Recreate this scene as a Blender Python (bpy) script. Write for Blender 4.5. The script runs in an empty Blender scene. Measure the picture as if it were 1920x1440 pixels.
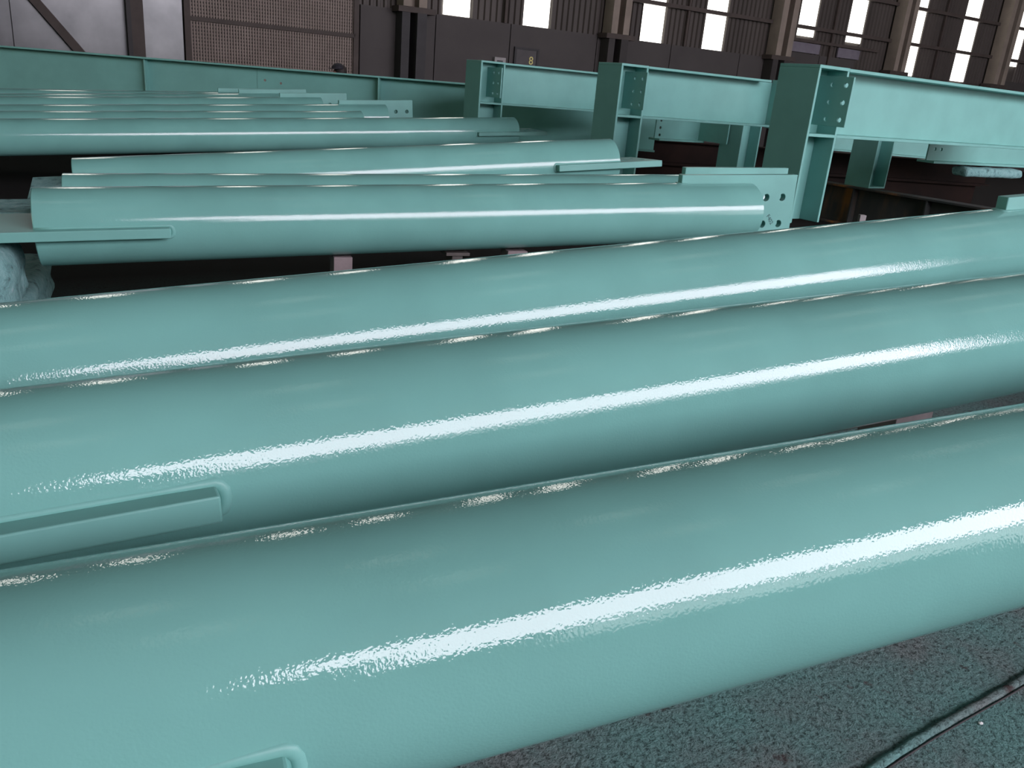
import bpy, bmesh, math, random
from mathutils import Matrix, Vector

random.seed(7)
SC = bpy.context.scene
COL = SC.collection

# ------------------------------------------------------------------ camera, world, exposure
cam_data = bpy.data.cameras.new('camera')
cam_data.sensor_fit = 'HORIZONTAL'
cam_data.sensor_width = 36.0
cam_data.lens = 36.0 * 1550.0 / 1920.0
cam_data.clip_start = 0.05
cam_data.clip_end = 300
cam = bpy.data.objects.new('camera', cam_data)
COL.objects.link(cam)
cam.matrix_world = Matrix((
    (0.9961836, -0.0872824, 0.0, 0.0),
    (0.0296200, 0.3380633, -0.9406571, 0.0),
    (0.0821029, 0.9370672, 0.3393585, 1.65),
    (0, 0, 0, 1)))
SC.camera = cam

world = bpy.data.worlds.new('hall_air')
SC.world = world
world.use_nodes = True
world.node_tree.nodes['Background'].inputs[0].default_value = (0.8, 0.9, 1.0, 1)
world.node_tree.nodes['Background'].inputs[1].default_value = 0.05

SC.view_settings.view_transform = 'Standard'
SC.view_settings.look = 'None'
SC.view_settings.gamma = 1.0
SC.view_settings.use_curve_mapping = False
SC.view_settings.exposure = 0.16

# daylight: radiance of the hall's glazing and of the added side fill
CLERESTORY = ((1.0, 0.90, 1.0), 12.0)      # long glazed band opposite the back wall
SHEETING = ((0.96, 0.97, 1.0), 3.2)       # translucent sheeting below it
ROOFLIGHT = ((0.95, 1.0, 0.90), 0.75)      # translucent strips in the roof
SIDE_FILL = ((0.90, 1.0, 0.78), 1.6)      # added glowing panel at the left end, lifts left-facing steel
SKYLIGHT = ((1.0, 0.97, 0.90), 3.4)       # translucent strips in the back wall

# hall frame: x along the back wall, y out through it, z up
HALL = Matrix.Translation((-4.498, 20.0, 0.0)) @ Matrix.Rotation(math.radians(32.0), 4, 'Z')


# ------------------------------------------------------------------ materials
def new_mat(name):
    m = bpy.data.materials.new(name)
    m.use_nodes = True
    nt = m.node_tree
    b = nt.nodes['Principled BSDF']
    return m, nt, b


def nd(nt, t, **kw):
    n = nt.nodes.new(t)
    for k, v in kw.items():
        if hasattr(n, k):
            setattr(n, k, v)
        else:
            n.inputs[k].default_value = v
    return n


def noise(nt, scale, detail=3.0, rough=0.5, coord='Object', stretch=None):
    tc = nd(nt, 'ShaderNodeTexCoord')
    n = nd(nt, 'ShaderNodeTexNoise')
    n.inputs['Scale'].default_value = scale
    n.inputs['Detail'].default_value = detail
    n.inputs['Roughness'].default_value = rough
    if stretch:
        mp = nd(nt, 'ShaderNodeMapping')
        mp.inputs['Scale'].default_value = stretch
        nt.links.new(tc.outputs[coord], mp.inputs['Vector'])
        nt.links.new(mp.outputs['Vector'], n.inputs['Vector'])
    else:
        nt.links.new(tc.outputs[coord], n.inputs['Vector'])
    return n


def ramp(nt, fac, stops):
    r = nd(nt, 'ShaderNodeValToRGB')
    el = r.color_ramp.elements
    while len(el) < len(stops):
        el.new(0.5)
    for e, (p, c) in zip(el, stops):
        e.position = p
        e.color = (*c, 1) if len(c) == 3 else c
    nt.links.new(fac, r.inputs['Fac'])
    return r


def bump(nt, b, height, distance, strength=1.0, prev=None):
    bp = nd(nt, 'ShaderNodeBump')
    bp.inputs['Strength'].default_value = strength
    bp.inputs['Distance'].default_value = distance
    nt.links.new(height, bp.inputs['Height'])
    if prev:
        nt.links.new(prev.outputs['Normal'], bp.inputs['Normal'])
    nt.links.new(bp.outputs['Normal'], b.inputs['Normal'])
    return bp


def paint_mat(name, base, rough, orange_peel):
    m, nt, b = new_mat(name)
    n = noise(nt, 3.0, 4.0)
    lo = tuple(c * 0.94 for c in base)
    hi = tuple(min(1, c * 1.05) for c in base)
    r = ramp(nt, n.outputs['Fac'], [(0.35, lo), (0.65, hi)])
    nt.links.new(r.outputs['Color'], b.inputs['Base Color'])
    b.inputs['Roughness'].default_value = rough
    b.inputs['IOR'].default_value = 1.5
    if orange_peel:
        f = noise(nt, 210.0, 1.0, 0.4)
        g = noise(nt, 60.0, 1.0, 0.4)
        b1 = bump(nt, b, f.outputs['Fac'], orange_peel)
        bump(nt, b, g.outputs['Fac'], orange_peel * 0.6, prev=b1)
    return m


TEAL = (0.172, 0.415, 0.380)
M_PAINT = paint_mat('teal_gloss_paint', TEAL, 0.045, 0.00028)
M_STEEL = paint_mat('teal_paint_on_plate', TEAL, 0.38, 0.00010)
M_STEEL.node_tree.nodes['Principled BSDF'].inputs['Specular IOR Level'].default_value = 0.28
M_INNER = paint_mat('teal_paint_inside', tuple(c * 0.8 for c in TEAL), 0.5, 0)


def crust_mat(name, stops, scale, bump_d, rough=0.85):
    m, nt, b = new_mat(name)
    n = noise(nt, scale * 0.25, 6.0, 0.65)
    r = ramp(nt, n.outputs['Fac'], stops)
    nt.links.new(r.outputs['Color'], b.inputs['Base Color'])
    b.inputs['Roughness'].default_value = rough
    f = noise(nt, scale, 4.0, 0.6)
    bump(nt, b, f.outputs['Fac'], bump_d)
    return m


M_CRUST = crust_mat('overspray_crust', [(0.30, (0.05, 0.10, 0.10)), (0.45, (0.17, 0.36, 0.36)), (0.62, (0.24, 0.44, 0.44)), (0.8, (0.5, 0.55, 0.6))], 60, 0.012)


def plain_mat(name, c0, c1, scale=4.0, rough=0.7, metallic=0.0, stretch=None, bump_d=0.0):
    m, nt, b = new_mat(name)
    n = noise(nt, scale, 5.0, 0.6, stretch=stretch)
    r = ramp(nt, n.outputs['Fac'], [(0.3, c0), (0.7, c1)])
    nt.links.new(r.outputs['Color'], b.inputs['Base Color'])
    b.inputs['Roughness'].default_value = rough
    b.inputs['Metallic'].default_value = metallic
    if bump_d:
        bump(nt, b, n.outputs['Fac'], bump_d)
    return m


M_DADO = plain_mat('dark_grey_panel', (0.036, 0.032, 0.031), (0.050, 0.045, 0.043), 0.8)
M_FOOT = plain_mat('dark_grey_steel', (0.020, 0.018, 0.017), (0.030, 0.027, 0.026), 2.0)
M_CLAD = plain_mat('brown_grey_cladding', (0.036, 0.030, 0.026), (0.064, 0.054, 0.047), 0.9, 0.6, stretch=(1, 1, 0.2))
M_COLUMN = plain_mat('beige_steel', (0.165, 0.138, 0.112), (0.225, 0.19, 0.155), 2.0)
M_GIRT = plain_mat('dark_brown_steel', (0.035, 0.026, 0.022), (0.055, 0.042, 0.036), 3.0)
M_BLACK = plain_mat('near_black_steel', (0.018, 0.018, 0.020), (0.03, 0.03, 0.032), 3.0)
M_GALV = plain_mat('galvanised_sheet', (0.060, 0.064, 0.066), (0.115, 0.121, 0.123), 0.7, 0.30, 0.92)
M_MESH = plain_mat('brown_lattice', (0.17, 0.138, 0.118), (0.23, 0.19, 0.165), 2.0)
M_ROOF = plain_mat('dark_roof', (0.035, 0.032, 0.028), (0.055, 0.05, 0.045), 0.5, 0.9)
M_FARWALL = plain_mat('dull_wall', (0.06, 0.055, 0.05), (0.09, 0.085, 0.08), 0.5, 0.9)
M_DARK = plain_mat('dark_filler_steel', (0.008, 0.0065, 0.006), (0.018, 0.011, 0.009), 1.5, 0.9)  # near-black, so the added sections darken the space under the beams
M_DARK.node_tree.nodes['Principled BSDF'].inputs['Specular IOR Level'].default_value = 0.1


def rust_mat():
    m, nt, b = new_mat('rusty_steel')
    n = noise(nt, 2.1, 4.0, 0.6, stretch=(1, 1, 0.25))
    r = ramp(nt, n.outputs['Fac'], [(0.35, (0.020, 0.028, 0.028)), (0.52, (0.035, 0.038, 0.035)), (0.62, (0.09, 0.06, 0.04)), (0.70, (0.26, 0.11, 0.03))])
    nt.links.new(r.outputs['Color'], b.inputs['Base Color'])
    b.inputs['Roughness'].default_value = 0.85
    return m


M_RUST = rust_mat()
M_BLOCK = plain_mat('mauve_grey_block', (0.16, 0.13, 0.135), (0.24, 0.20, 0.205), 8.0)
M_TIMBER = plain_mat('dark_timber', (0.05, 0.045, 0.04), (0.09, 0.08, 0.075), 5.0)
M_PURPLE = plain_mat('purple_grey_board', (0.11, 0.10, 0.125), (0.15, 0.14, 0.165), 4.0)
M_CAP = plain_mat('navy_cloth', (0.008, 0.008, 0.013), (0.02, 0.02, 0.03), 30.0)
M_HAIR = plain_mat('dark_hair', (0.012, 0.009, 0.009), (0.025, 0.018, 0.017), 60.0)
M_SKIN = plain_mat('skin', (0.16, 0.065, 0.05), (0.21, 0.09, 0.07), 20.0, 0.5)
M_CLOTH = plain_mat('dark_workwear', (0.02, 0.022, 0.028), (0.035, 0.037, 0.045), 20.0)
M_YELLOW = plain_mat('yellow_figure', (0.55, 0.50, 0.16), (0.65, 0.60, 0.24), 9.0)
M_SIGN = plain_mat('sign_board', (0.05, 0.048, 0.05), (0.07, 0.066, 0.068), 3.0)
M_PALE = plain_mat('pale_grey_box', (0.25, 0.24, 0.24), (0.32, 0.31, 0.31), 5.0)
M_INK = plain_mat('dark_marker', (0.02, 0.075, 0.075), (0.03, 0.09, 0.09), 5.0)
M_CHIP = plain_mat('white_chip', (0.7, 0.72, 0.72), (0.8, 0.82, 0.82), 5.0)


def glow_mat(name, spec):
    m = bpy.data.materials.new(name)
    m.use_nodes = True
    nt = m.node_tree
    nt.nodes.remove(nt.nodes['Principled BSDF'])
    e = nt.nodes.new('ShaderNodeEmission')
    e.inputs['Color'].default_value = (*spec[0], 1)
    e.inputs['Strength'].default_value = spec[1]
    nt.links.new(e.outputs[0], nt.nodes['Material Output'].inputs['Surface'])
    return m


M_CLERE = glow_mat('clerestory_glass', CLERESTORY)
M_SHEET = glow_mat('translucent_sheeting', SHEETING)
M_ROOFLIGHT = glow_mat('roof_strip', ROOFLIGHT)
M_SIDE = glow_mat('side_fill_glow', SIDE_FILL)
M_SKY = glow_mat('translucent_strip', SKYLIGHT)


def floor_mat():
    m, nt, b = new_mat('overspray_floor')
    big = noise(nt, 2.2, 5.0, 0.6)
    mid = noise(nt, 60.0, 5.0, 0.65)
    spots = noise(nt, 9.0, 4.0, 0.6)
    r1 = ramp(nt, big.outputs['Fac'], [(0.38, (0.135, 0.27, 0.26)), (0.52, (0.14, 0.235, 0.23)), (0.66, (0.16, 0.195, 0.195))])
    r2 = ramp(nt, mid.outputs['Fac'], [(0.36, (0.42, 0.42, 0.42)), (0.48, (1, 1, 1)), (0.70, (1.35, 1.36, 1.35))])
    mx = nd(nt, 'ShaderNodeMix', data_type='RGBA', blend_type='MULTIPLY')
    mx.inputs[0].default_value = 1.0
    nt.links.new(r1.outputs['Color'], mx.inputs[6])
    nt.links.new(r2.outputs['Color'], mx.inputs[7])
    r3 = ramp(nt, spots.outputs['Fac'], [(0.62, (0, 0, 0)), (0.70, (1, 1, 1))])
    mx2 = nd(nt, 'ShaderNodeMix', data_type='RGBA')
    nt.links.new(r3.outputs['Color'], mx2.inputs[0])
    nt.links.new(mx.outputs[2], mx2.inputs[6])
    mx2.inputs[7].default_value = (0.075, 0.058, 0.058, 1)
    # overspray ends here; the far floor's lack of light is put into its colour
    geo = nd(nt, 'ShaderNodeNewGeometry')
    dist = nd(nt, 'ShaderNodeVectorMath', operation='DISTANCE')
    nt.links.new(geo.outputs['Position'], dist.inputs[0])
    dist.inputs[1].default_value = (0.5, 1.5, 0.0)
    rim = nd(nt, 'ShaderNodeMapRange')
    rim.inputs[1].default_value = 3.0
    rim.inputs[2].default_value = 6.0
    nt.links.new(dist.outputs['Value'], rim.inputs[0])
    mx3 = nd(nt, 'ShaderNodeMix', data_type='RGBA')
    nt.links.new(rim.outputs[0], mx3.inputs[0])
    nt.links.new(mx2.outputs[2], mx3.inputs[6])
    mx3.inputs[7].default_value = (0.020, 0.019, 0.019, 1)
    nt.links.new(mx3.outputs[2], b.inputs['Base Color'])
    b.inputs['Roughness'].default_value = 0.95
    b.inputs['Specular IOR Level'].default_value = 0.12
    f = noise(nt, 150.0, 3.0, 0.6)
    b1 = bump(nt, b, f.outputs['Fac'], 0.006)
    bump(nt, b, mid.outputs['Fac'], 0.010, prev=b1)
    return m


M_FLOOR = floor_mat()


# ------------------------------------------------------------------ builders
class MB:
    """collects boxes, prisms and tubes in one bmesh"""

    def __init__(self):
        self.bm = bmesh.new()

    def box(self, lo, hi, mat=None):
        vs = []
        for x in (lo[0], hi[0]):
            for y in (lo[1], hi[1]):
                for z in (lo[2], hi[2]):
                    v = Vector((x, y, z))
                    vs.append(self.bm.verts.new(mat @ v if mat else v))
        for f in ((0, 1, 3, 2), (4, 6, 7, 5), (0, 4, 5, 1), (2, 3, 7, 6), (0, 2, 6, 4), (1, 5, 7, 3)):
            self.bm.faces.new([vs[i] for i in f])
        return self

    def bar(self, p, q, w, h):
        """box of section w x h from p to q"""
        p, q = Vector(p), Vector(q)
        d = q - p
        x = d.normalized()
        up = Vector((0, 0, 1)) if abs(x.z) < 0.95 else Vector((1, 0, 0))
        y = up.cross(x).normalized()
        z = x.cross(y)
        m = Matrix.Translation(p) @ Matrix((x, y, z)).transposed().to_4x4()
        return self.box((0, -w / 2, -h / 2), (d.length, w / 2, h / 2), m)

    def tube(self, pts, r, n=8, caps=True):
        rings = []
        pts = [Vector(p) for p in pts]
        for i, p in enumerate(pts):
            a = pts[max(i - 1, 0)]
            b = pts[min(i + 1, len(pts) - 1)]
            t = (b - a).normalized()
            up = Vector((0, 0, 1)) if abs(t.z) < 0.9 else Vector((1, 0, 0))
            s = up.cross(t).normalized()
            u = t.cross(s)
            rr = r[i] if isinstance(r, (list, tuple)) else r
            rings.append([self.bm.verts.new(p + rr * (math.cos(k * 2 * math.pi / n) * s + math.sin(k * 2 * math.pi / n) * u)) for k in range(n)])
        for a, b in zip(rings, rings[1:]):
            for k in range(n):
                f = self.bm.faces.new((a[k], a[(k + 1) % n], b[(k + 1) % n], b[k]))
                f.smooth = True
        if caps:
            self.bm.faces.new(list(reversed(rings[0])))
            self.bm.faces.new(rings[-1])
        return self

    def plate(self, outline, holes, thick, mat=None, rim=0.0):
        """flat plate in x-y with round holes (x, y, r), thick along z, centred"""
        bm = bmesh.new()
        vs = [bm.verts.new((x, y, -thick / 2)) for x, y in outline]
        es = [bm.edges.new((vs[i], vs[(i + 1) % len(vs)])) for i in range(len(vs))]
        for hx, hy, hr in holes:
            hv = [bm.verts.new((hx + hr * math.cos(k * math.pi / 10), hy + hr * math.sin(k * math.pi / 10), -thick / 2)) for k in range(20)]
            es += [bm.edges.new((hv[i], hv[(i + 1) % 20])) for i in range(20)]
        bmesh.ops.triangle_fill(bm, use_beauty=True, use_dissolve=False, edges=es)
        g = bmesh.ops.extrude_face_region(bm, geom=bm.faces[:])
        bmesh.ops.translate(bm, verts=[v for v in g['geom'] if isinstance(v, bmesh.types.BMVert)], vec=(0, 0, thick))
        bmesh.ops.recalc_face_normals(bm, faces=bm.faces[:])
        me = bpy.data.meshes.new('tmp')
        bm.to_mesh(me)
        bm.free()
        if mat:
            me.transform(mat)
        self.bm.from_mesh(me)
        bpy.data.meshes.remove(me)
        return self

    def build(self, name, mat, parent=None, mw=None, bevel=0.0):
        bmesh.ops.recalc_face_normals(self.bm, faces=self.bm.faces[:])
        me = bpy.data.meshes.new(name)
        self.bm.to_mesh(me)
        self.bm.free()
        me.materials.append(mat)
        o = bpy.data.objects.new(name, me)
        COL.objects.link(o)
        if parent:
            o.parent = parent
        if mw is not None:
            o.matrix_world = mw
        if bevel:
            bv = o.modifiers.new('bevel', 'BEVEL')
            bv.width = bevel
            bv.segments = 2
            bv.limit_method = 'ANGLE'
        return o


def tag(o, label, cat, group=None):
    o['label'] = label
    o['category'] = cat
    if group:
        o['group'] = group
    return o


def structure(o):
    o['kind'] = 'structure'
    return o


def empty(name, mw, label=None, cat=None, group=None):
    o = bpy.data.objects.new(name, None)
    o.empty_display_size = 0.1
    COL.objects.link(o)
    o.matrix_world = mw
    if label:
        tag(o, label, cat, group)
    return o


# ------------------------------------------------------------------ the hall
def hall_obj(mb, name, mat, parent=None, mw=None, bevel=0.0):
    if parent:
        return mb.build(name, mat, parent, None, bevel)
    return mb.build(name, mat, None, HALL if mw is None else mw, bevel)


structure(hall_obj(MB().box((-34, -36, -0.2), (72, 1.0, 0.0)), 'floor', M_FLOOR))
structure(hall_obj(MB().box((-34, -36, 12.5), (72, 1.0, 12.7)), 'ceiling', M_ROOF))
structure(hall_obj(MB().box((-34.2, -36, 0), (-34, 1.0, 12.5)), 'wall_left', M_FARWALL))
structure(hall_obj(MB().box((72, -36, 0), (72.2, 1.0, 12.5)), 'wall_right', M_FARWALL))
structure(hall_obj(MB().box((-34, -34.6, 0), (72, -34.4, 12.5)), 'wall_front', M_FARWALL))

# glazing of the front wall (behind the camera)
g = hall_obj(MB().box((-6.6, -34.4, 5.6), (16.5, -34.36, 8.6)).box((-8.9, -34.4, 8.6), (16.5, -34.36, 11.4)), 'window_1', M_CLERE)
structure(g)
g = hall_obj(MB().box((-3.0, -34.4, 2.8), (8, -34.36, 5.2)).box((8.02, -34.4, 0.2), (40, -34.36, 5.2)), 'window_2', M_SHEET)
structure(g)
structure(hall_obj(MB().box((-34.0, -31, 2.0), (-33.96, -3, 8.5)), 'window_39', M_SIDE))  # unseen fill panel added to brighten faces turned left
n_win = 40
for k in range(4, 12):
    for y in (-15.6, -21.4):
        tx = -23.9 + 3.9 * k
        structure(hall_obj(MB().box((tx - 0.5, y - 0.85, 12.46), (tx + 0.5, y + 0.85, 12.499)), 'window_%d' % n_win, M_ROOFLIGHT))
        n_win += 1

wall = structure(hall_obj(MB().box((-34, 0.06, 0), (72, 0.3, 12.5)), 'wall_back', M_CLAD))

# dado panels of the back wall: each a panel with a recessed joint
joints = [-34, -30, -26, -22, -18, -14, -10, -6.7]
x = 0.45
dado = [(a, b, 3.06) for a, b in zip(joints, joints[1:])]
for a, b in ((0.42, 1.40), (1.40, 2.3), (2.3, 4.35), (4.35, 7.0), (7.0, 9.55), (9.55, 12.2), (12.2, 14.1)):
    dado.append((a, b, 3.06))
for a, b in ((14.1, 15.6), (15.6, 17.3)):
    dado.append((a, b, 3.3))
for k in range(14):
    dado.append((25.0 + 3 * k, 28.0 + 3 * k, 3.3))
for a, b, h in dado:
    hall_obj(MB().box((a + 0.012, -0.02, 0.02), (b - 0.012, 0.06, h)), 'dado_panel', M_DADO, wall)

# window strips: (from, to, sill)
strips = [(-8.6, -7.9, 5.4), (-6.3, -5.6, 5.4), (-2.9, -2.2, 5.4), (-0.6, 0.1, 5.4), (2.50, 3.19, 3.08), (4.71, 5.45, 3.07), (8.44, 9.18, 3.06), (10.70, 11.45, 3.05), (14.44, 15.17, 3.79), (16.68, 17.40, 3.81),
          (19.74, 20.40, 3.05), (22.64, 23.40, 3.08), (25.82, 26.45, 3.84), (28.1, 28.8, 3.05), (31.4, 32.1, 3.05), (33.7, 34.4, 3.05),
          (37.2, 37.9, 3.05), (39.5, 40.2, 3.05), (43.0, 43.7, 3.05), (45.3, 46.0, 3.05), (48.8, 49.5, 3.05), (51.1, 51.8, 3.05)]
for i, (a, b, z0) in enumerate(strips):
    w = hall_obj(MB().box((a, 0.0, z0), (b, 0.05, 8.4)), 'window_%d' % (i + 3), M_SKY)
    structure(w)

# corrugated cladding sheets between the strips
edges = [0.42] + [v for s in strips[4:] for v in s[:2]] + [60.0]
sills = {7: 0}
for i in range(0, len(edges), 2):
    a, b = edges[i], edges[i + 1]
    z0 = 3.06
    bm = bmesh.new()
    pitch, dep = 0.17, 0.045
    prof = []
    s = a
    while s < b:
        for dx, dy in ((0.0, 0.05), (0.06, 0.05), (0.085, 0.05 - dep), (0.145, 0.05 - dep)):
            if s + dx < b:
                prof.append((s + dx, dy))
        s += pitch
    prof.append((b, 0.05))
    lowv = [bm.verts.new((px, py, z0)) for px, py in prof]
    topv = [bm.verts.new((px, py, 12.4)) for px, py in prof]
    for k in range(len(prof) - 1):
        bm.faces.new((lowv[k], lowv[k + 1], topv[k + 1], topv[k]))
    mb = MB()
    mb.bm.free()
    mb.bm = bm
    hall_obj(mb, 'cladding_sheet', M_CLAD, wall)

# building columns: two beige chords and a recessed web above the dado, dark foot below
columns = [(1.28, 1.86), (7.11, 7.69), (13.20, 13.86), (18.75, 19.35), (24.55, 25.25), (30.1, 30.8), (35.9, 36.6), (41.7, 42.4), (47.4, 48.1)]
for i, (a, b) in enumerate(columns):
    mb = MB()
    cw = (b - a) * 0.34
    mb.box((a, -0.45, 3.12), (a + cw, -0.05, 12.4)).box((b - cw, -0.45, 3.12), (b, -0.05, 12.4)).box((a + cw, -0.20, 3.12), (b - cw, -0.12, 12.4))
    root = structure(hall_obj(mb, 'trim_%d' % (i + 1), M_COLUMN))
    mb = MB().box((a - 0.10, -0.42, 3.0), (b + 0.25, -0.03, 3.12))
    hall_obj(mb, 'bracket', M_GIRT, root)
    mb = MB().box((a, -0.40, 0), (a + cw, -0.03, 3.0)).box((b - cw * 1.2, -0.48, 0), (b, -0.03, 3.0))
    hall_obj(mb, 'column_foot', M_BLACK if i == 0 else M_FOOT, root)

# horizontal girts between the columns
gi = len(columns) + 1
bays = [(columns[k][1], columns[k + 1][0]) for k in range(len(columns) - 1)]
for (a, b) in bays:
    for z in (4.03, 5.13, 6.3):
        structure(hall_obj(MB().box((a, -0.14, z - 0.05), (b, -0.02, z + 0.05)), 'trim_%d' % gi, M_GIRT))
        gi += 1
# vertical rails between the strips
for a in (4.12, 9.95, 15.95, 21.4):
    structure(hall_obj(MB().box((a, -0.08, 3.06), (a + 0.07, -0.01, 7.6)), 'trim_%d' % gi, M_GIRT))
    gi += 1
# boards in the third bay
bd = structure(hall_obj(MB().box((13.95, -0.10, 3.62), (18.3, -0.02, 3.70)), 'trim_%d' % gi, M_GIRT))
for a, b in ((14.25, 15.5), (16.35, 17.4)):
    hall_obj(MB().box((a, -0.07, 3.32), (b, -0.02, 3.60)), 'board', M_PURPLE, bd)

# lattice door: brown grid of bars with a mid rail
door = structure(hall_obj(MB().box((-3.34, -0.02, 0.0), (0.36, 0.05, 5.2)), 'door_1', M_BLACK))
mb = MB()
n_v, n_h = 62, 66
for k in range(n_v):
    xx = -3.22 + k * (3.46 / (n_v - 1))
    mb.box((xx - 0.017, -0.075, 0.05), (xx + 0.017, -0.04, 4.6))
for k in range(n_h):
    zz = 0.1 + k * (4.4 / (n_h - 1))
    mb.box((-3.25, -0.06, zz - 0.014), (0.27, -0.03, zz + 0.014))
lat = hall_obj(mb, 'lattice', M_MESH, door)
lat['kind'] = 'stuff'
hall_obj(MB().box((-3.26, -0.13, 2.345), (0.28, -0.05, 2.425)), 'mid_rail', M_GIRT, door)
hall_obj(MB().box((-3.36, -0.13, 0), (-3.24, -0.02, 4.8)), 'door_post', M_GIRT, door)
hall_obj(MB().box((0.24, -0.13, 0), (0.36, -0.02, 4.8)), 'door_post', M_GIRT, door)

# galvanised sheet door with a dark post and a diagonal brace
door2 = structure(hall_obj(MB().box((-13.0, -0.04, 0.0), (-3.40, 0.05, 5.2)), 'door_2', M_BLACK))
for a, b in ((-13.0, -10.5), (-10.5, -8.4), (-8.4, -6.42), (-6.42, -4.40), (-4.16, -3.38)):
    hall_obj(MB().box((a + 0.008, -0.075, 0.05), (b - 0.008, -0.03, 5.0)), 'sheet', M_GALV, door2)
hall_obj(MB().box((-4.46, -0.30, 0), (-4.38, -0.05, 5.0)), 'post_flange', M_BLACK, door2)
hall_obj(MB().box((-4.38, -0.22, 0), (-4.14, -0.05, 5.0)), 'post', M_GIRT, door2)
hall_obj(MB().bar((-6.62, -0.16, 3.15), (-4.45, -0.16, 0.48), 0.10, 0.16), 'brace', M_GIRT, door2)

# sign board with a yellow figure and a pale box on the dado
sg = tag(empty('sign_board', HALL @ Matrix.Translation((4.82, -0.02, 1.95))), 'dark square board with a yellow figure on the wall above the furthest frame', 'sign')
hall_obj(MB().box((-0.30, -0.04, 0), (0.34, -0.002, 0.58)), 'board', M_SIGN, sg)
fr = MB()
fr.box((-0.34, -0.06, -0.04), (-0.28, -0.002, 0.60)).box((0.32, -0.06, -0.04), (0.38, -0.002, 0.60)).box((-0.28, -0.06, 0.55), (0.32, -0.002, 0.60))
hall_obj(fr, 'sign_frame', M_BLACK, sg)


def text_mesh(name, body, size, mat, parent, mloc, depth=0.003):
    cu = bpy.data.curves.new(name, 'FONT')
    cu.body = body
    cu.size = size
    cu.align_x = 'CENTER'
    cu.align_y = 'CENTER'
    cu.extrude = depth
    tmp = bpy.data.objects.new(name + '_tmp', cu)
    COL.objects.link(tmp)
    bpy.context.view_layer.update()
    me = bpy.data.meshes.new_from_object(tmp)
    bpy.data.objects.remove(tmp)
    me.materials.clear()
    me.materials.append(mat)
    o = bpy.data.objects.new(name, me)
    COL.objects.link(o)
    o.parent = parent
    o.matrix_local = mloc
    return o


text_mesh('figure', '8', 0.27, M_YELLOW, sg, Matrix.Translation((0.16, -0.05, 0.30)) @ Matrix.Rotation(math.pi / 2, 4, 'X'), 0.006)

jb = tag(empty('junction_box', HALL @ Matrix.Translation((4.06, -0.02, 2.02))), 'small pale grey box on the dark wall, left of the yellow figure', 'box')
hall_obj(MB().box((-0.16, -0.10, 0), (0.16, -0.002, 0.24)), 'case', M_PALE, jb, bevel=0.01)
hall_obj(MB().box((-0.09, -0.108, 0.06), (0.07, -0.099, 0.17)), 'cover', M_SIGN, jb)

# ------------------------------------------------------------------ steel pipes
R0 = 0.20


def pipe_frame(o, d, t_base):
    """x along the pipe, z up across it, origin under the axis at t_base"""
    x = Vector(d).normalized()
    y = Vector((0, 0, 1)).cross(x).normalized()
    z = x.cross(y)
    m = Matrix((x, y, z)).transposed().to_4x4()
    return Matrix.Translation(Vector(o) + x * t_base - z * R0) @ m


def tube_mesh(x0, x1, r, wall=0.014, n=112):
    bm = bmesh.new()
    ch = 0.004
    prof = [(x0, r - wall), (x0, r - ch), (x0 + ch, r)]
    prof += [(x0 + ch + (x1 - x0 - 2 * ch) * k / 8, r) for k in range(1, 8)]
    prof += [(x1 - ch, r), (x1, r - ch), (x1, r - wall)]
    rings = [[bm.verts.new((px, pr * math.cos(2 * math.pi * k / n), R0 + pr * math.sin(2 * math.pi * k / n))) for k in range(n)] for px, pr in prof]
    loops = list(zip(rings, rings[1:])) + [(rings[-1], rings[0])]
    for a, b in loops:
        for k in range(n):
            f = bm.faces.new((a[k], a[(k + 1) % n], b[(k + 1) % n], b[k]))
            f.smooth = True
    bmesh.ops.recalc_face_normals(bm, faces=bm.faces[:])
    for e in bm.edges:
        if len(e.link_faces) == 2 and e.calc_face_angle(0) > 0.35:
            e.smooth = False
    return bm


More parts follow.
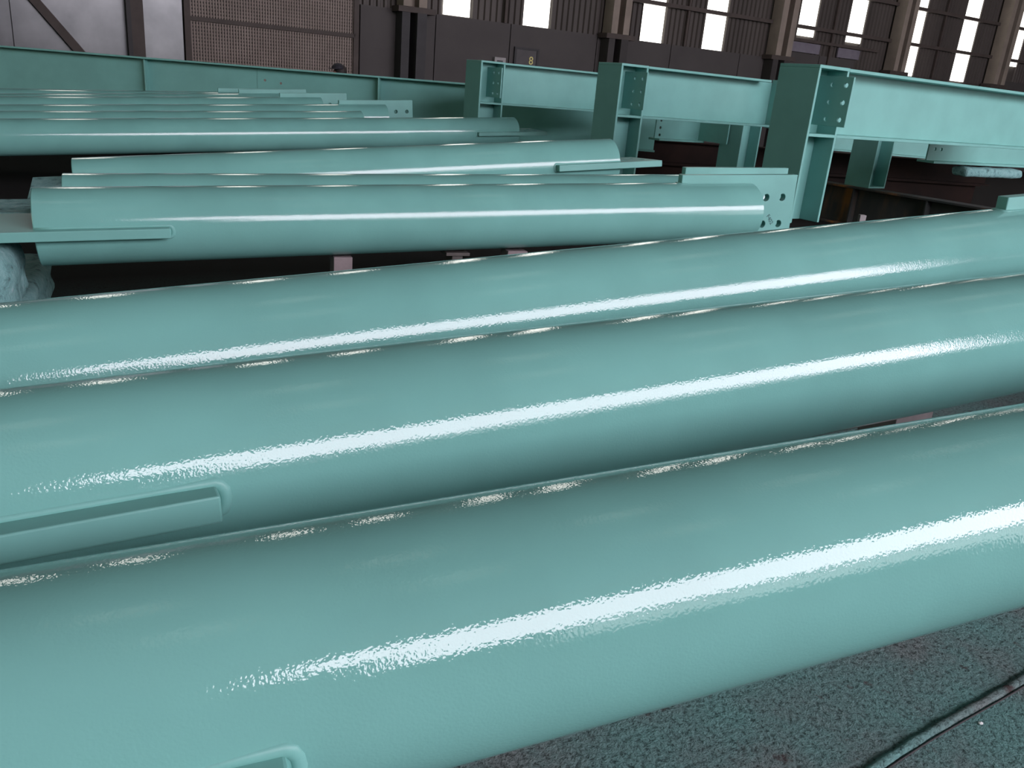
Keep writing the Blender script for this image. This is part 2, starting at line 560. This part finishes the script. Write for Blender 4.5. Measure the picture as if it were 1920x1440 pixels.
def end_plate(root, xs, xe, x_pipe, phi, thick=0.05, half=0.255, holes=(), mat=None):
    """knife plate through the slotted pipe end: xs inside, xe free end, x_pipe pipe end, phi tilt about the axis"""
    s = 1 if xe > xs else -1
    rot = Matrix.Translation((0, 0, R0)) @ Matrix.Rotation(phi, 4, 'X')
    outline = [(xs, -half), (xe, -half), (xe, half), (xs, half)]
    if s < 0:
        outline = outline[::-1]
    p = MB().plate(outline, holes, thick, rot).build('end_plate', mat or M_STEEL, root, None, 0.004)
    # weld beads where the plate leaves the pipe
    for side in (-1, 1):
        base = phi + (math.pi if side < 0 else 0.0)
        base = (0 if side > 0 else math.pi) + phi
        dl = (thick / 2 + 0.004) / R0
        pts = []
        rr = R0 - 0.003
        for k in range(8):
            pts.append((x_pipe + (xs - x_pipe) * k / 7, base + dl))
        for k in range(1, 6):
            a = math.pi / 2 - math.pi * k / 6
            pts.append((xs - s * 0.016 * math.cos(a), base + dl * math.sin(a)))
        for k in range(8):
            pts.append((xs + (x_pipe - xs) * k / 7, base - dl))
        mb = MB()
        pos = [Vector((px, rr * math.cos(a), R0 + rr * math.sin(a))) for px, a in pts]
        rings = []
        for q, (px, a) in enumerate(pts):
            t = (pos[min(q + 1, len(pos) - 1)] - pos[max(q - 1, 0)]).normalized()
            nrm = Vector((0, math.cos(a), math.sin(a)))
            sd = t.cross(nrm).normalized()
            rw = 0.0075 + 0.0012 * random.random() if 7 <= q <= 13 else 0.0048 + 0.0008 * random.random()
            rings.append([mb.bm.verts.new(pos[q] + rw * (math.cos(k * math.pi / 4) * sd * 1.5 + math.sin(k * math.pi / 4) * nrm)) for k in range(8)])
        for ra, rb in zip(rings, rings[1:]):
            for k in range(8):
                mb.bm.faces.new((ra[k], ra[(k + 1) % 8], rb[(k + 1) % 8], rb[k])).smooth = True
        mb.bm.faces.new(rings[0][::-1])
        mb.bm.faces.new(rings[-1])
        mb.build('weld_bead', M_STEEL, p)
    return p


def make_pipe(o, d, x0, x1, label, left=None, right=None, group='teal steel pipes'):
    """x0, x1 pipe ends along the axis from the point o; left / right = (slit end, free end, tilt, hole offsets)"""
    tb = (x0 + x1) / 2
    root = empty('steel_pipe', pipe_frame(o, d, tb), label, 'pipe', group)
    mb = MB()
    mb.bm.free()
    mb.bm = tube_mesh(x0 - tb, x1 - tb, R0)
    mb.build('pipe_body', M_PAINT, root)
    res = [root]
    for spec, xp in ((left, x0), (right, x1)):
        if spec:
            xs, xe, phi = spec[:3]
            hl = []
            crusted = len(spec) > 3 and spec[3] == 'crust'
            if len(spec) > 3 and not crusted:
                a, b = spec[3]
                for hx in (a, b):
                    for hy in (-0.095, 0.095):
                        hl.append((hx - tb, hy, 0.026))
            res.append(end_plate(root, xs - tb, xe - tb, xp - tb, phi, holes=hl, mat=M_CRUST if crusted else None, half=0.235 if crusted else 0.255))
    return res


RAD = math.radians
make_pipe((0.0, 1.1233, 0.8457), (0.91927, 0.38874, 0.06181), -1.0, 3.7,
          'glossy teal steel pipe nearest the camera, in front of all others', left=(-0.345, -1.36, RAD(1)))
make_pipe((0.0, 1.8261, 0.9124), (0.87939, 0.47356, 0.04904), -1.40, 3.33,
          'glossy teal steel pipe second from the camera, directly behind the nearest one', left=(-0.69, -1.72, RAD(-7)))
make_pipe((0.0, 2.5056, 0.9646), (0.86963, 0.48911, 0.06719), -1.62, 3.02,
          'glossy teal steel pipe third from the camera, plate edge on top at far right', right=(2.33, 3.36, RAD(90)))
p4 = make_pipe((0.0, 5.3311, 0.8726), (0.90823, 0.4167, 0.03858), -2.745, 1.72,
               'teal steel pipe with flat plate left and upright four-hole plate right', left=(-2.12, -3.25, RAD(1)), right=(1.13, 2.12, RAD(90), (1.865, 2.01)))
make_pipe((0.0, 5.8964, 0.8767), (0.90795, 0.41761, 0.03501), -2.88, 1.93,
          'teal steel pipe mostly hidden behind the four-hole plate pipe, only its top showing', left=(-2.2, -3.24, RAD(0), 'crust'), right=(1.27, 2.24, RAD(90), (2.03, 2.15)))
make_pipe((0.0, 6.8439, 1.041), (0.90536, 0.41642, 0.08318), -3.28, 0.71,
          'tilted teal steel pipe whose flat end plate points right before the middle frame', left=(-2.7, -3.55, RAD(9), 'crust'), right=(0.13, 1.07, RAD(-3), (0.81, 0.97)))
make_pipe((0.0, 12.53, 1.0353), (0.87312, 0.48398, 0.05858), -8.2, -0.34,
          'long teal steel pipe with flat end plate under the furthest frame, nearest of far pack', right=(-1.0, 0.08, RAD(1), (-0.2, -0.06)))
FAR = [((0.0, 13.0514, 1.1093), (0.87306, 0.48395, 0.05964), -2.70, (-3.34, -2.3, RAD(0), (-2.54, -2.4)), 'second teal pipe of the far pack, directly behind its nearest pipe'),
       ((0.0, 13.7996, 1.1947), (0.87282, 0.48381, 0.06408), -2.50, (-3.18, -2.08, RAD(90), (-2.34, -2.17)), 'third teal pipe of the far pack, its upright plate showing two holes'),
       ((0.0, 14.5492, 1.2807), (0.87281, 0.48381, 0.06425), -3.63, (-4.22, -3.24, RAD(90), (-3.5, -3.36)), 'fourth teal pipe of the far pack, upright plate ending left of the two-hole plate'),
       ((0.0, 15.18, 1.3519), (0.87249, 0.48363, 0.06978), -4.40, (-5.0, -4.01, RAD(90), (-4.25, -4.12)), 'fifth teal pipe of the far pack, next to the rearmost'),
       ((0.0, 15.7547, 1.279), (0.87336, 0.48411, 0.05368), -4.89, (-5.49, -4.51, RAD(90), (-4.75, -4.62)), 'rearmost teal pipe of the far pack, in front of the long girder')]
for o, d, x1, rt, lab in FAR:
    make_pipe(o, d, -9.2, x1, lab, right=rt)

# hand-written mark on the upright plate of the fourth pipe
plate4 = p4[2]
tb4 = (-2.745 + 1.72) / 2
text_mesh('piece_mark', 'F402', 0.042, M_INK, plate4,
          Matrix.Translation((1.925 - tb4, -0.0262, R0 - 0.062)) @ Matrix.Rotation(math.pi / 2, 4, 'X') @ Matrix.Rotation(RAD(-52), 4, 'Z'), 0.0004)

# ------------------------------------------------------------------ frames of I-sections
AZ = math.radians(34.526)
CD, CW, BH = 0.42, 0.439, 0.587      # column depth, flange width, beam depth
TF = 0.028


def frame_matrix(x, y, z):
    return Matrix.Translation((x, y, z)) @ Matrix.Rotation(AZ, 4, 'Z')


def make_frame(o, height, length, web_end, label, end_gusset, top_end=None):
    root = empty('portal_steelwork', frame_matrix(o[0], o[1], o[2] - height), label, 'steelwork', 'teal steel frames')
    H = height
    zc = H - BH
    yw = CW / 2
    MB().box((0, 0, 0), (TF, CW, H - TF)).build('column_flange', M_STEEL, root, None, 0.004)
    MB().box((CD - TF, 0, 0), (CD, CW, H - TF)).build('column_flange', M_STEEL, root, None, 0.004)
    MB().box((TF, yw - 0.01, 0), (CD - TF, yw + 0.01, H - TF)).build('column_web', M_STEEL, root)
    MB().box((0, 0, H - TF), (CD, CW, H)).build('cap_plate', M_STEEL, root, None, 0.004)
    MB().box((TF, 0.0, zc - TF / 2), (CD - TF, CW, zc + TF / 2)).build('stiffener', M_STEEL, root, None, 0.004)
    MB().box((CD, yw - 0.01, zc + TF / 2), (web_end, yw + 0.01, H - TF)).build('beam_web', M_STEEL, root)
    MB().box((CD, 0.0, H - TF - 0.004), (top_end or web_end, CW, H - 0.004)).build('beam_flange', M_STEEL, root, None, 0.004)
    MB().box((CD, 0.0, zc - TF / 2), (length, CW, zc + TF / 2)).build('beam_flange', M_STEEL, root, None, 0.004)

    def gusset(a, z0, z1):
        # plate across the beam direction, reaching towards the viewer
        m = Matrix.Translation((a, 0, 0)) @ Matrix(((0, 0, 1, 0), (1, 0, 0, 0), (0, 1, 0, 0), (0, 0, 0, 1)))
        holes = []
        for zz in (z1 - 0.07, (z0 + z1) / 2 - 0.005, z0 + 0.06):
            for yy in (-0.122, 0.018):
                holes.append((yy, zz, 0.021))
        MB().plate([(-0.19, z0), (yw - 0.01, z0), (yw - 0.01, z1), (-0.19, z1)], holes, 0.022, m).build('gusset_plate', M_STEEL, root, None, 0.003)
    gusset(0.25, H - 0.500, H - 0.080)
    if end_gusset:
        gusset(web_end + 0.011, H - 0.62, H + 0.01)
    return root


make_frame((2.42, 7.746, 2.034), 1.37, 4.7, 4.65, 'nearest teal steel frame, its column and beam at the right of the picture', False)
make_frame((0.953, 10.362, 1.993), 1.37, 2.763, 2.86, 'middle teal steel frame, standing between the nearest and the furthest one', True, 2.605)
make_frame((-0.853, 12.89, 1.948), 1.37, 2.8, 2.75, 'furthest teal steel frame, in front of the long girder end', False)


def make_column(o, height, label):
    root = empty('steel_column', frame_matrix(*o), label, 'column', 'short steel columns behind the frames')
    MB().box((0, 0, 0), (TF, CW, height)).build('column_flange', M_STEEL, root, None, 0.004)
    MB().box((CD - TF, 0, 0), (CD, CW, height)).build('column_flange', M_STEEL, root, None, 0.004)
    MB().box((TF, CW / 2 - 0.01, 0.025), (CD - TF, CW / 2 + 0.01, height)).build('column_web', M_STEEL, root)
    MB().box((TF, 0, 0), (CD - TF, CW, 0.025)).build('base_plate', M_STEEL, root, None, 0.004)
    return root


make_column((5.22, 13.2, 0.60), 1.4, 'teal steel column standing on the rusty rail, seen below the nearest beam')
make_column((3.20, 13.4, 0.62), 1.35, 'teal steel column in shade seen below the middle beam')


# ------------------------------------------------------------------ girders lying behind
def make_girder(mw, length, height, width, label, stiff=(), holes=(), seams=(), ends=True, group=None):
    root = empty('plate_girder', mw, label, 'girder', group)
    yw = width / 2
    m = Matrix(((1, 0, 0, 0), (0, 0, -1, yw), (0, 1, 0, 0), (0, 0, 0, 1)))
    MB().plate([(0, 0.03), (length, 0.03), (length, height - 0.03), (0, height - 0.03)], [(a, z, 0.022) for a, z in holes], 0.02, m).build('girder_web', M_STEEL, root)
    MB().box((0, 0, height - 0.03), (length, width, height)).build('girder_flange', M_STEEL, root, None, 0.004)
    MB().box((0, 0, 0), (length, width, 0.03)).build('girder_flange', M_STEEL, root, None, 0.004)
    for a, w in stiff:
        MB().box((a - 0.012, yw - 0.012 - w, 0.03), (a + 0.012, yw - 0.01, height - 0.03)).build('stiffener', M_STEEL, root)
    for a in seams:
        MB().box((a - 0.006, yw - 0.016, 0.03), (a + 0.006, yw - 0.0095, height - 0.03)).build('seam', M_INNER, root)
    return root


gd = Vector((-1.20 + 8.80, 0, 0.04)).normalized()
gm = Matrix.Translation((-11.2, 15.2, 0.655)) @ Matrix.Rotation(RAD(-0.35), 4, 'Y')
make_girder(gm, 13.35, 0.893, 0.38, 'very long teal plate girder lying across the hall before the back wall',
            stiff=((4.33, 0.13), (8.44, 0.175)), holes=((6.40, 0.67), (6.68, 0.64)), seams=(6.27,))
make_girder(Matrix.Translation((1.95, 13.45, 1.02)) @ Matrix.Rotation(AZ, 4, 'Z'), 0.98, 0.60, 0.25,
            'short teal girder piece in half shade below the middle beam', stiff=((0.96, 0.62),), holes=((0.10, 0.30), (0.10, 0.19), (0.10, 0.08)))
make_girder(Matrix.Translation((4.7, 15.8, 1.0)) @ Matrix.Rotation(RAD(1), 4, 'Z'), 4.6, 0.62, 0.36,
            'teal girder in the gap right of the short column, below the nearest beam')
make_girder(Matrix.Translation((5.10, 11.0, 1.15)) @ Matrix.Rotation(RAD(31), 4, 'Z'), 3.2, 0.45, 0.25,
            'pale teal girder with two small holes below the nearest beam, far right', holes=((0.13, 0.17), (0.26, 0.17)))

# ------------------------------------------------------------------ supports
rail = tag(empty('trestle_rail', Matrix.Translation((4.60, 14.08, 0.0)) @ Matrix.Rotation(RAD(-53.5), 4, 'Z')), 'long rusty steel rail on the floor carrying the short column, far right', 'rail')
MB().box((-0.6, -0.16, 0.57), (4.6, 0.16, 0.60)).build('rail_flange', M_RUST, rail, None, 0.004)
MB().box((-0.6, -0.16, 0.0), (4.6, 0.16, 0.03)).build('rail_flange', M_RUST, rail, None, 0.004)
MB().box((-0.6, -0.015, 0.03), (4.6, 0.015, 0.57)).build('rail_web', M_RUST, rail)
for a in (0.9, 2.1, 3.3):
    MB().box((a, -0.15, 0.03), (a + 0.02, -0.015, 0.57)).build('stiffener', M_RUST, rail)


def prop(x, y, z, w, dpt, label, mat, ang=0.0, top=0.0, taper=1.0, group=None):
    root = tag(empty('support_post', Matrix.Translation((x, y, 0)) @ Matrix.Rotation(ang, 4, 'Z')), label, 'post', group)
    mb = MB()
    h = z - top
    vs = []
    for zz, k in ((0.012, 1.0), (h, taper)):
        for sx, sy in ((-1, -1), (1, -1), (1, 1), (-1, 1)):
            vs.append(mb.bm.verts.new((sx * w / 2 * k, sy * dpt / 2, zz)))
    for f in ((0, 1, 2, 3), (4, 5, 6, 7), (0, 1, 5, 4), (1, 2, 6, 5), (2, 3, 7, 6), (3, 0, 4, 7)):
        mb.bm.faces.new([vs[i] for i in f])
    mb.build('post_shaft', mat, root, None, 0.004)
    MB().box((-w * 0.75, -dpt * 0.75, 0), (w * 0.75, dpt * 0.75, 0.012)).build('foot_plate', mat, root)
    if top:
        MB().box((-w * 1.1, -dpt * 0.6, h), (w * 1.1, dpt * 0.6, z)).build('head_plate', mat, root, None, 0.003)
    return root


def axis_at(o, d, X):
    t = (X - o[0]) / d[0]
    return (X, o[1] + t * d[1], o[2] + t * d[2])


P4O, P4D = (0.0, 5.3311, 0.8726), (0.90823, 0.4167, 0.03858)
for X, w, mat, top, taper, lab in ((-1.075, 0.11, M_BLOCK, 0.0, 1.0, 'square mauve grey post under the four-hole plate pipe, leftmost of three'),
                                   (-0.43, 0.07, M_TIMBER, 0.02, 1.0, 'dark T-headed post under the four-hole plate pipe, middle of three'),
                                   (-0.06, 0.30, M_BLOCK, 0.0, 0.45, 'tapered mauve grey post under the four-hole plate pipe, rightmost of three')):
    c = axis_at(P4O, P4D, X)
    prop(c[0], c[1], c[2] - R0 / math.cos(0.04) - 0.004 - 0.03 * w, w, 0.12, lab, mat, RAD(24), top, taper)

# overspray-crusted baulk and log at the left end
def lumpy(name, size, mw, mat, label, cat, seed, amp=0.02, bev=0.08, group=None):
    bm = bmesh.new()
    bmesh.ops.create_cube(bm, size=1.0)
    bmesh.ops.scale(bm, vec=size, verts=bm.verts[:])
    bmesh.ops.bevel(bm, geom=bm.edges[:], offset=bev, segments=4, profile=0.5, affect='EDGES')
    bmesh.ops.subdivide_edges(bm, edges=[e for e in bm.edges if e.calc_length() > 0.12], cuts=6, use_grid_fill=True)
    rnd = random.Random(seed)
    ph = [rnd.uniform(0, 6.28) for _ in range(9)]
    for v in bm.verts:
        p = v.co
        k = (math.sin(p.x * 23 + ph[0]) * math.sin(p.y * 17 + ph[1]) + 0.6 * math.sin(p.y * 41 + ph[2] + p.z * 30) + 0.5 * math.sin(p.x * 57 + p.z * 49 + ph[3]))
        v.co += v.normal * amp * k * 0.5
    for f in bm.faces:
        f.smooth = True
    me = bpy.data.meshes.new(name)
    bm.to_mesh(me)
    bm.free()
    me.materials.append(mat)
    o = bpy.data.objects.new(name, me)
    COL.objects.link(o)
    o.matrix_world = mw
    return tag(o, label, cat, group)


PIPE_AZ = math.radians(24.65)
lumpy('crusted_log', (0.52, 0.66, 0.40), Matrix.Translation((-2.785, 3.972, 0.516)) @ Matrix.Rotation(PIPE_AZ, 4, 'Z'), M_CRUST,
      'rounded pale teal log crusted with overspray, under the flat plate at the left edge', 'log', 3, 0.012, 0.12)
lumpy('crusted_baulk', (0.62, 1.9, 0.28), Matrix.Translation((-3.17, 4.64, 0.145)) @ Matrix.Rotation(RAD(24), 4, 'Z'), M_CRUST,
      'low baulk caked with teal overspray on the floor behind the rounded log', 'baulk', 5, 0.02, 0.05)

# dark sections added behind the frames to darken the view under the beams
def section(x, y, z, length, ang, h, label):
    root = tag(empty('dark_filler', Matrix.Translation((x, y, z)) @ Matrix.Rotation(ang, 4, 'Z')), label, 'steel section', 'added dark sections')
    MB().box((0, 0, 0), (length, 0.30, 0.025)).build('section_flange', M_DARK, root)
    MB().box((0, 0, h - 0.025), (length, 0.30, h)).build('section_flange', M_DARK, root)
    MB().box((0, 0.14, 0.025), (length, 0.16, h - 0.025)).build('section_web', M_DARK, root)


section(1.5, 15.75, 0.0, 8.0, RAD(14), 0.5, 'added dark section that darkens the space behind the frames, lower of two')
section(1.7, 15.80, 0.5, 8.0, RAD(14), 0.42, 'added dark section that darkens the space behind the frames, upper of two')

c = axis_at((0.0, 2.5056, 0.9646), (0.86963, 0.48911, 0.06719), 1.72)
prop(c[0], c[1], c[2] - R0 - 0.022, 0.24, 0.18, 'grey block post in the dark slit between the two nearest pipes, far right', M_BLOCK, RAD(29))
prop(3.57, 9.02, 0.655, 0.065, 0.065, 'small pale post in the dark gap right of the nearest column', M_PALE)
lumpy('crusted_timber', (1.3, 0.24, 0.12), Matrix.Translation((6.20, 11.76, 1.065)) @ Matrix.Rotation(RAD(31), 4, 'Z'), M_CRUST,
      'timber caked with overspray under the pale two-hole girder, far right', 'timber', 9, 0.015, 0.04)

# ------------------------------------------------------------------ hose, chip on the floor
hose = MB()
a, b = Vector((1.0668, 1.7796, 0.0)), Vector((1.7216, 2.2293, 0.0))
dv = (b - a)
pts = []
for k in range(60):
    s = -0.9 + 2.9 * k / 59
    p = a + dv * s
    nn = Vector((-dv.y, dv.x, 0)).normalized()
    p += nn * 0.004 * math.sin(s * 5.0)
    p.z = -0.002
    pts.append(p)
ho = hose.tube(pts, [0.0150 + 0.0015 * math.sin(k * 1.7) for k in range(60)], 10).build('floor_hose', M_FLOOR)
gap = MB().tube([p + Vector((0.0115, -0.0165, 0.0035)) for p in pts[6:50]], 0.0032, 6).build('gap', M_BLACK, ho)  # added dark tube standing in for the shadow line under the hose
tag(ho, 'thin hose crusted with overspray lying across the floor at bottom right', 'hose')

chip = MB()
bmesh.ops.create_icosphere(chip.bm, subdivisions=1, radius=0.008)
bmesh.ops.scale(chip.bm, vec=(1, 0.7, 0.6), verts=chip.bm.verts[:])
ch = chip.build('white_chip', M_CHIP, None, Matrix.Translation((1.46, 1.99, 0.004)))
tag(ch, 'tiny white chip on the floor below the crusted hose', 'chip')


# ------------------------------------------------------------------ person behind the long girder
def make_person(x, y, turn, label):
    root = tag(empty('person', Matrix.Translation((x, y, 0)) @ Matrix.Rotation(RAD(turn), 4, 'Z')), label, 'person')
    joints = {
        'pelvis': ((0, 0, 0.90), 0.15), 'waist': ((0, 0, 1.05), 0.14), 'chest': ((0, 0.02, 1.25), 0.165), 'neckbase': ((0, 0.0, 1.42), 0.075),
        'neck': ((0, -0.02, 1.48), 0.055), 'chin': ((0, -0.035, 1.54), 0.075), 'skull': ((0, -0.03, 1.63), 0.098),
        'sl': ((-0.17, 0.01, 1.37), 0.07), 'el': ((-0.25, 0.02, 1.10), 0.048), 'wl': ((-0.24, -0.06, 0.87), 0.034), 'hl': ((-0.24, -0.09, 0.78), 0.036),
        'sr': ((0.17, 0.01, 1.37), 0.07), 'er': ((0.25, 0.02, 1.10), 0.048), 'wr': ((0.24, -0.06, 0.87), 0.034), 'hr': ((0.24, -0.09, 0.78), 0.036),
        'hipl': ((-0.095, 0, 0.86), 0.105), 'kl': ((-0.10, -0.01, 0.47), 0.068), 'al': ((-0.10, 0.02, 0.09), 0.045), 'tl': ((-0.11, -0.14, 0.04), 0.038),
        'hipr': ((0.095, 0, 0.86), 0.105), 'kr': ((0.10, -0.01, 0.47), 0.068), 'ar': ((0.10, 0.02, 0.09), 0.045), 'tr': ((0.11, -0.14, 0.04), 0.038)}
    arm_pts = [[(s * 0.16, 0.01, 1.37), (s * 0.255, 0.02, 1.10), (s * 0.245, -0.05, 0.90)] for s in (-1, 1)]
    links = [('pelvis', 'waist'), ('waist', 'chest'), ('chest', 'neckbase'), ('neckbase', 'neck'), ('neck', 'chin'), ('chin', 'skull'), ('chest', 'sl'), ('sl', 'el'), ('el', 'wl'), ('wl', 'hl'),
             ('chest', 'sr'), ('sr', 'er'), ('er', 'wr'), ('wr', 'hr'), ('pelvis', 'hipl'), ('hipl', 'kl'), ('kl', 'al'), ('al', 'tl'), ('pelvis', 'hipr'), ('hipr', 'kr'), ('kr', 'ar'), ('ar', 'tr')]
    names = list(joints)
    me = bpy.data.meshes.new('body')
    me.from_pydata([joints[n][0] for n in names], [(names.index(p), names.index(q)) for p, q in links], [])
    me.materials.append(M_SKIN)
    o = bpy.data.objects.new('body', me)
    COL.objects.link(o)
    o.parent = root
    sk = o.modifiers.new('skin', 'SKIN')
    for i, n in enumerate(names):
        r = joints[n][1]
        me.skin_vertices[0].data[i].radius = (r, r)
        me.skin_vertices[0].data[i].use_root = (n == 'pelvis')
    sk.use_smooth_shade = True
    ss = o.modifiers.new('sub', 'SUBSURF')
    ss.levels = ss.render_levels = 2
    # jacket, hair, cap, face
    jk = MB().tube([(0, 0.0, 0.80), (0, 0, 1.0), (0, 0.02, 1.25), (0, 0.01, 1.38), (0, 0, 1.45)], [0.20, 0.19, 0.215, 0.19, 0.10], 20)
    for ap in arm_pts:
        jk.tube(ap, [0.095, 0.07, 0.055], 12)
    jk.build('jacket', M_CLOTH, root)
    tr = MB()
    for s in (-1, 1):
        tr.tube([(s * 0.09, 0, 0.92), (s * 0.10, -0.01, 0.47), (s * 0.10, 0.02, 0.10)], [0.13, 0.09, 0.07], 12)
    tr.build('trousers', M_CLOTH, root)

    def ball(name, mat, c, r, sc, cut=None):
        mb = MB()
        bmesh.ops.create_uvsphere(mb.bm, u_segments=20, v_segments=12, radius=r)
        if cut is not None:
            bmesh.ops.bisect_plane(mb.bm, geom=mb.bm.verts[:] + mb.bm.edges[:] + mb.bm.faces[:], plane_co=(0, 0, cut), plane_no=(0, 0, -1), clear_outer=True)
        bmesh.ops.scale(mb.bm, vec=sc, verts=mb.bm.verts[:])
        bmesh.ops.translate(mb.bm, vec=c, verts=mb.bm.verts[:])
        for f in mb.bm.faces:
            f.smooth = True
        return mb.build(name, mat, root)
    ball('hair', M_HAIR, (0.025, 0.012, 1.625), 0.115, (1.0, 1.0, 1.05), -0.06)
    cp = ball('cap', M_CAP, (0, -0.03, 1.655), 0.118, (1.02, 1.12, 0.92), 0.0)
    pk = MB().box((-0.075, -0.235, 1.650), (0.075, -0.13, 1.664)).build('cap_peak', M_CAP, cp, None, 0.006)
    for s in (-1, 1):
        ball('ear', M_SKIN, (s * 0.103, -0.02, 1.60), 0.028, (0.4, 0.8, 1.2))
        ball('eye', M_HAIR, (s * 0.038, -0.122, 1.615), 0.011, (1, 0.6, 0.7))
    ball('nose', M_SKIN, (0, -0.135, 1.59), 0.02, (0.8, 1.1, 1.3))
    ball('mouth', M_SKIN, (0, -0.112, 1.55), 0.02, (1.4, 0.5, 0.4))


make_person(-3.745, 16.5, -25, 'person in a dark cap behind the long girder, only the head showing')
